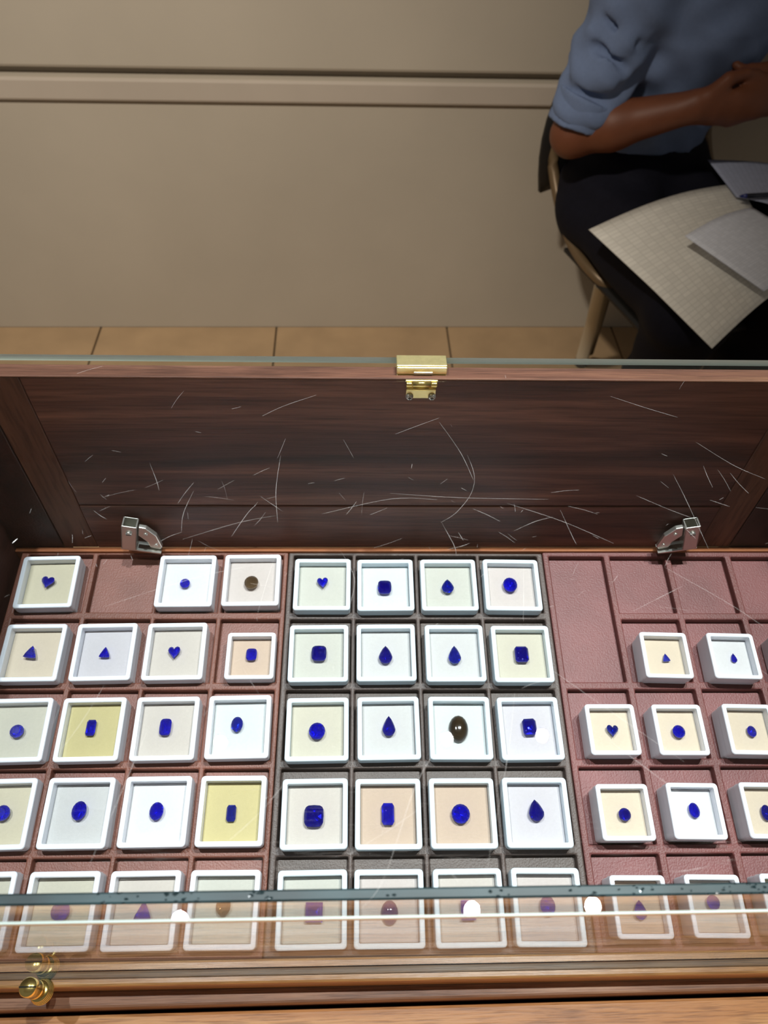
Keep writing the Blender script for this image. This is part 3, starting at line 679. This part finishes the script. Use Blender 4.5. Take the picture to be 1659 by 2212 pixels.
dR = A((.95, -.02, -.02)); hand(WR, dR, A((-.05, -.88, -.35)), A((-.15, -.30, .92)), (.75, 1.75, 2.5))
dL = WL - EL; hand(WL, A((-.80, -.40, .10)), A((.35, -.75, .45)), A((.1, .35, .93)), (.6, 1.5, 2.2))
hc = nek + A((.022, -.035, .205))
bd.cone(hc + A((0, .01, .03)), hc + A((.006, -.012, -.005)), .082, .078, .03).cone(hc + fwd * .035 + A((0, 0, -.06)), hc + fwd * .05 + A((0, 0, -.095)), .050, .030, .04)
bd.cone(hc + fwd * .088 + A((0, 0, .005)), hc + fwd * .106 + A((0, 0, -.030)), .008, .014, .012)
for s_ in (-1, 1):
    bd.cone(hc + rgt * s_ * .078 + A((0, 0, .010)), hc + rgt * s_ * .080 + A((0, 0, -.030)), .012, .009, .008, (rgt, .6))
    bd.cone(hc + rgt * s_ * .030 + fwd * .088 + A((0, 0, .004)), hc + rgt * s_ * .034 + fwd * .088 + A((0, 0, .004)), .011, .011, .006, sub=True)
    bd.cone(hc + rgt * s_ * .030 + fwd * .074 + A((0, 0, .004)), hc + rgt * s_ * .033 + fwd * .074 + A((0, 0, .004)), .012, .012, .002)
bd.cone(hc + fwd * .086 + rgt * .02 + A((0, 0, -.062)), hc + fwd * .086 - rgt * .02 + A((0, 0, -.062)), .009, .009, .006)
body = bd.build('body', M_skin, pr)
hr = Field(hc - .16, hc + .16, .005); hr.cone(hc + A((-.004, .022, .040)), hc + A((-.006, .030, .0)), .088, .084, .03).cone(hc - fwd * .04, hc - fwd * .05 + A((0, 0, -.06)), .070, .050, .03)
hr.cone(hc + fwd * .09 + A((0, 0, -.03)), hc + fwd * .075 + A((0, 0, -.09)), .075, .07, .01, sub=True)
hr.build('hair', M_hair, pr)
# shirt with rolled sleeves, tucked in at the waist
sh = Field((.33, 1.20, .60), (1.06, 1.74, 1.06), .005)
sh.cone(pel + A((0, 0, .06)), wai, .128, .122, .05, (fwd, .85)).cone(wai, che, .122, .150, .06, (fwd, .72)).cone(che, che + A((0, 0, .06)), .155, .12, .05, (fwd, .7))
sh.cone(SR, SL, .066, .066, .05).cone(che + A((0, 0, .05)), nek + A((0, 0, -.005)), .12, .068, .05)
for S_, E_ in ((SR, ER), (SL, EL)):
    v_ = E_ - S_; e_ = S_ + v_ * .93
    sh.cone(S_, S_ + v_ * .5, .062, .055, .035).cone(S_ + v_ * .45, e_, .055, .053, .02).cone(S_ + v_ * .66, S_ + v_ * .70, .058, .059, .012).cone(S_ + v_ * .40, S_ + v_ * .44, .060, .058, .02)
    for t_, tilt, rr in ((.18, .035, .013), (.36, .030, .012), (.52, -.028, .011), (.64, .020, .010)):          # soft rolls in the sleeve
        c_ = S_ + v_ * t_; cd = A((0, 0, 1.3)) - c_; cd /= np.linalg.norm(cd); pd_ = np.cross(v_ / np.linalg.norm(v_), cd); m_ = c_ + cd * .047
        sh.cone(m_ - pd_ * .042 + v_ * tilt - cd * .016, m_ + pd_ * .036 - v_ * tilt - cd * .012, rr, rr * .8, .010)
        sh.cone(m_ - pd_ * .040 + v_ * (tilt + .075) + cd * .004, m_ + pd_ * .030 + v_ * (.075 - tilt) + cd * .008, .006, .005, .008, sub=True)
X, Y, Z = sh.grid()
sh.G += (.0030 * np.sin(60 * X - 34 * Z + 3 * np.sin(17 * Y + 12 * Z)) * np.sin(13 * Y + 17 * Z + 9 * X) + .0018 * np.sin(85 * (X + Z) + 3 * np.sin(26 * Y))).astype(np.float32)
for S_, E_ in ((SR, ER), (SL, EL)):
    v_ = (E_ - S_) / np.linalg.norm(E_ - S_); al = (X - S_[0]) * v_[0] + (Y - S_[1]) * v_[1] + (Z - S_[2]) * v_[2]
    r2 = (X - S_[0]) ** 2 + (Y - S_[1]) ** 2 + (Z - S_[2]) ** 2 - al ** 2
    wgt = np.exp(-np.maximum(r2, 0) / .006) * np.clip((al - .04) / .08, 0, 1)
    sh.G += (wgt * .0100 * np.sin(95 * al + 22 * X + 26 * Y + 2.5 * np.sin(30 * Y + 18 * X))).astype(np.float32)
for S_, E_ in ((SR, ER), (SL, EL)):                                  # open the sleeve end above the elbow, with a thick cuff
    v_ = (E_ - S_) / np.linalg.norm(E_ - S_); e_ = S_ + (E_ - S_) * .90
    near = (X - E_[0]) ** 2 + (Y - E_[1]) ** 2 + (Z - E_[2]) ** 2 < .011
    cut_ = (X - e_[0]) * v_[0] + (Y - e_[1]) * v_[1] + (Z - e_[2]) * v_[2]
    sh.G = np.where(near, np.maximum(sh.G, cut_), sh.G)
sh.G = np.maximum(sh.G, (.652 - Z - .03 * (X - .6))).astype(np.float32)
shirt = sh.build('shirt', M_shirt, pr)
cf = Field((.33, 1.30, .62), (.62, 1.56, .86), .004); v_ = ER - SR
cf.cone(SR + v_ * .70, SR + v_ * .92, .0580, .0560, .01)
X, Y, Z = cf.grid(); e0, e1 = SR + v_ * .70, SR + v_ * .925; vn = v_ / np.linalg.norm(v_)
cf.G = np.maximum(cf.G, np.maximum((X - e1[0]) * vn[0] + (Y - e1[1]) * vn[1] + (Z - e1[2]) * vn[2], -((X - e0[0]) * vn[0] + (Y - e0[1]) * vn[1] + (Z - e0[2]) * vn[2]))).astype(np.float32)
cf.G += (.002 * np.sin(60 * X + 80 * Z)).astype(np.float32)
cf.build('rolled_cuff', M_shirt, pr)
col_p = [nek + rgt * .060 * math.cos(a) - fwd * .055 * math.sin(a) + A((0, 0, .012 + .018 * math.sin(a))) for a in np.linspace(-.9, math.pi + .9, 18)]
obj('collar', tube_mesh('collar', col_p, .013, M_shirt, 10), pr)
fr_ = [che + fwd * .116 + A((0, 0, z)) + rgt * .004 for z in (-.12, -.06, 0, .06)]
for k, p in enumerate(fr_[:3]):
    obj('button', lathe_mesh('button', [(.0045, 0), (.0045, .002), (.003, .0025)], M_shirt, 12), pr, Matrix.Translation(Vector(p)) @ Vector(tuple(fwd)).to_track_quat('Z', 'Y').to_matrix().to_4x4())
tr_ = Field((.36, .92, .03), (1.04, 1.74, .70), .0065)
tr_.cone(pel + A((0, .01, .02)), wai + A((0, 0, .03)), .140, .127, .05, (fwd, .86)).cone(HR, HL, .098, .098, .05)
for h_, k_, a_ in ((HR, KR, AR), (HL, KL, AL)):
    tr_.cone(h_ + A((0, -.02, -.002)), k_, .092, .070, .05).cone(k_, k_ + (a_ - k_) * .5, .072, .068, .03).cone(k_ + (a_ - k_) * .5, a_, .068, .058, .03)
X, Y, Z = tr_.grid(); tr_.G += (.003 * np.sin(45 * X + 30 * Y + 40 * Z + 3 * np.sin(20 * Z))).astype(np.float32)
tr_.G = np.maximum(tr_.G, (Z - .658 + .03 * (X - .6))).astype(np.float32)
tr_.build('trousers', M_trou, pr)
for a_ in (AR, AL):
    f_ = Field(a_ - A((.16, .30, .085)), a_ + A((.22, .15, .07)), .006)
    f_.cone(a_ + A((-.005, .02, -.03)), a_ + A((.03, -.09, -.045)), .042, .036, .03).cone(a_ + A((.03, -.09, -.048)), a_ + A((.055, -.16, -.056)), .036, .026, .03)
    f_.G = np.maximum(f_.G, (.0015 - f_.grid()[2])).astype(np.float32)
    f_.build('shoe', M_shoe, pr)

# ---------------------------------------------------------------- folding chair
M_frame = plain('beige_metal', (206, 196, 174), .35, spec=.6, metal=.3)
M_frame_shade = plain('shaded_beige_metal', (116, 96, 70), .4, spec=.5, metal=.3)  # beige frame metal for the side tubes, their shade put into the colour
M_vinyl = plain('black_vinyl', (14, 13, 14), .5, bump=.2, bscale=500)
chr_ = empty('folding_chair', Matrix.Translation((.60, 1.45, 0))); tag(chr_, 'beige metal folding chair with black padded back under the seated person', 'chair')
cofs = Vector((-.60, -1.45, 0)); wv = Vector((.385, .150, 0))
for s_ in (0, 1):
    off = cofs + wv * s_
    P = [Vector(p) + off for p in ((.436, 1.560, .700), (.432, 1.562, .640), (.440, 1.540, .560), (.478, 1.440, .462), (.525, 1.330, .435), (.620, 1.290, .390), (.710, 1.230, .200), (.790, 1.150, .012))]
    obj('side_tube', tube_mesh('side_tube', spline(P, 8), .0115, M_frame_shade), chr_)
    P = [Vector(p) + off for p in ((.535, 1.330, .425), (.580, 1.430, .240), (.640, 1.578, .012))]
    lg = obj('rear_leg', tube_mesh('rear_leg', P, .0165, M_frame), chr_)
    obj('foot_cap', tube_mesh('foot_cap', [Vector((.634, 1.563, .035)) + off, Vector((.6418, 1.582, .0005)) + off], .0172, M_vinyl), lg)
    P = [Vector(p) + off for p in ((.556, 1.338, .405), (.600, 1.440, .225), (.655, 1.570, .05))]
    obj('brace', tube_mesh('brace', P, .0085, plain('dark_metal', (84, 74, 58), .4, metal=.6)), chr_)
def pad_mesh(name, nx, nz, fn, th):
    top = [[fn(i / nx, j / nz) for i in range(nx + 1)] for j in range(nz + 1)]
    V, Fc = [], []
    for s in (0, 1):
        for j in range(nz + 1):
            for i in range(nx + 1):
                p, n_ = top[j][i]; V.append(p + n_ * (th if s else -th) * (1 if 0 < i < nx and 0 < j < nz else .25))
    N_ = (nx + 1) * (nz + 1)
    for s in (0, 1):
        for j in range(nz):
            for i in range(nx):
                a = s * N_ + j * (nx + 1) + i; q = (a, a + 1, a + nx + 2, a + nx + 1); Fc.append(q if s else q[::-1])
    for j in range(nz):
        for i in (0, nx):
            a = j * (nx + 1) + i; q = (a, a + nx + 1, a + nx + 1 + N_, a + N_); Fc.append(q if i else q[::-1])
    for i in range(nx):
        for j in (0, nz):
            a = j * (nx + 1) + i; q = (a, a + 1, a + 1 + N_, a + N_); Fc.append(q[::-1] if j else q)
    return mesh(name, V, Fc, M_vinyl, True)
bn = Vector((.363, -.932, 0))
obj('back_pad', pad_mesh('back_pad', 8, 6, lambda u, v: (Vector((.420, 1.552, .510)) + cofs + wv * u * .93 - wv * .045 * math.sin(math.pi * v) + bn * (-.028 * math.sin(math.pi * u)) + Vector((.004, .006, .228)) * v, bn), .020), chr_)
obj('seat_pad', pad_mesh('seat_pad', 8, 8, lambda u, v: (Vector((.475, 1.455, .428)) + cofs + wv * u + Vector((.125, -.345, -.012)) * v, Vector((0, 0, 1))), .016), chr_)

# ---------------------------------------------------------------- papers and pen on the lap
def paper_mat(name, rgb, ink):
    m, nt, b = mat_new(name); N, L = nt.nodes, nt.links
    tc = N.new('ShaderNodeTexCoord'); bt = N.new('ShaderNodeTexBrick'); bt.offset = 0
    bt.inputs['Color1'].default_value = lin(rgb); bt.inputs['Color2'].default_value = tuple(v * .90 for v in lin(rgb)[:3]) + (1,); bt.inputs['Mortar'].default_value = lin(ink)
    bt.inputs['Scale'].default_value = 15; bt.inputs['Mortar Size'].default_value = .03; bt.inputs['Brick Width'].default_value = .9; bt.inputs['Row Height'].default_value = .42
    L.new(tc.outputs['UV'], bt.inputs['Vector']); L.new(bt.outputs[0], b.inputs['Base Color']); b.inputs['Roughness'].default_value = .8; b.inputs['Specular IOR Level'].default_value = .2
    return m
def sheet(name, c, mat, label, bulge, n=14):
    c = [Vector(p) for p in c]; V, Fc, uv = [], [], []; org = sum(c, Vector()) / 4
    for s in (0, 1):
        for j in range(n + 1):
            for i in range(n + 1):
                u, v = i / n, j / n
                p = (c[0] * (1 - u) + c[1] * u) * (1 - v) + (c[3] * (1 - u) + c[2] * u) * v
                p = p - org; p.z += bulge(u, v) - (.0006 if s else 0); V.append(p); uv.append((u, v))
    N_ = (n + 1) ** 2
    for s in (0, 1):
        for j in range(n):
            for i in range(n):
                a = s * N_ + j * (n + 1) + i; q = (a, a + 1, a + n + 2, a + n + 1); Fc.append(q[::-1] if s else q)
    for k in range(n):
        for (a, b) in ((k, k + 1), (n * (n + 1) + k + 1, n * (n + 1) + k), ((k + 1) * (n + 1), k * (n + 1)), (k * (n + 1) + n, (k + 1) * (n + 1) + n)):
            Fc.append((b, a, a + N_, b + N_))
    me = mesh(name, V, Fc, mat, True); ul = me.uv_layers.new()
    for l in me.loops: ul.data[l.index].uv = uv[l.vertex_index]
    o = obj(name, me); o.location = org; tag(o, label, 'paper'); return o

S1 = [(0.442, 1.239, 0.602), (0.755, 1.352, 0.636), (0.737, 1.043, 0.618), (0.575, 0.911, 0.585)]
S2 = [(0.571, 1.126, 0.648), (0.722, 1.22, 0.65), (0.816, 1.075, 0.64), (0.663, 0.985, 0.634)]
S3 = [(0.714, 1.432, 0.64), (0.893, 1.402, 0.64), (0.832, 1.211, 0.64), (0.721, 1.285, 0.64)]
PN = [(0.714, 1.263, 0.652), (0.824, 1.271, 0.654)]

sheet('paper_form', S1, paper_mat('cream_form_print', (240, 236, 226), (214, 210, 200)), 'large creased cream paper form spread over the lap', lambda u, v: .018 * math.sin(math.pi * u) * (1 - .4 * v) - .006 * abs(v - .55))
sheet('paper_sheet', S2, paper_mat('white_form_print', (240, 243, 252), (212, 217, 230)), 'smaller bluish white paper lying over the cream form', lambda u, v: .010 * math.sin(math.pi * u) + .004)
sheet('paper_pad', S3, paper_mat('grey_pad_print', (186, 192, 214), (150, 156, 180)), 'grey blue paper pad beside the forearm, under the pen', lambda u, v: .004 * math.sin(math.pi * u))
pv_ = [Vector(p) for p in PN]; pe = empty('ballpoint_pen', Matrix.Translation(pv_[0])); tag(pe, 'dark blue ballpoint pen lying on the grey paper pad', 'pen')
dv = pv_[1] - pv_[0]
obj('barrel', tube_mesh('barrel', [dv * .12, dv * .5, dv], [.0042, .0044, .0042], plain('pen_dark', (24, 26, 44), .3)), pe)
obj('tip', tube_mesh('tip', [dv * 0, dv * .04, dv * .12], [.0006, .0026, .0042], plain('pen_blue', (30, 40, 110), .3)), pe)
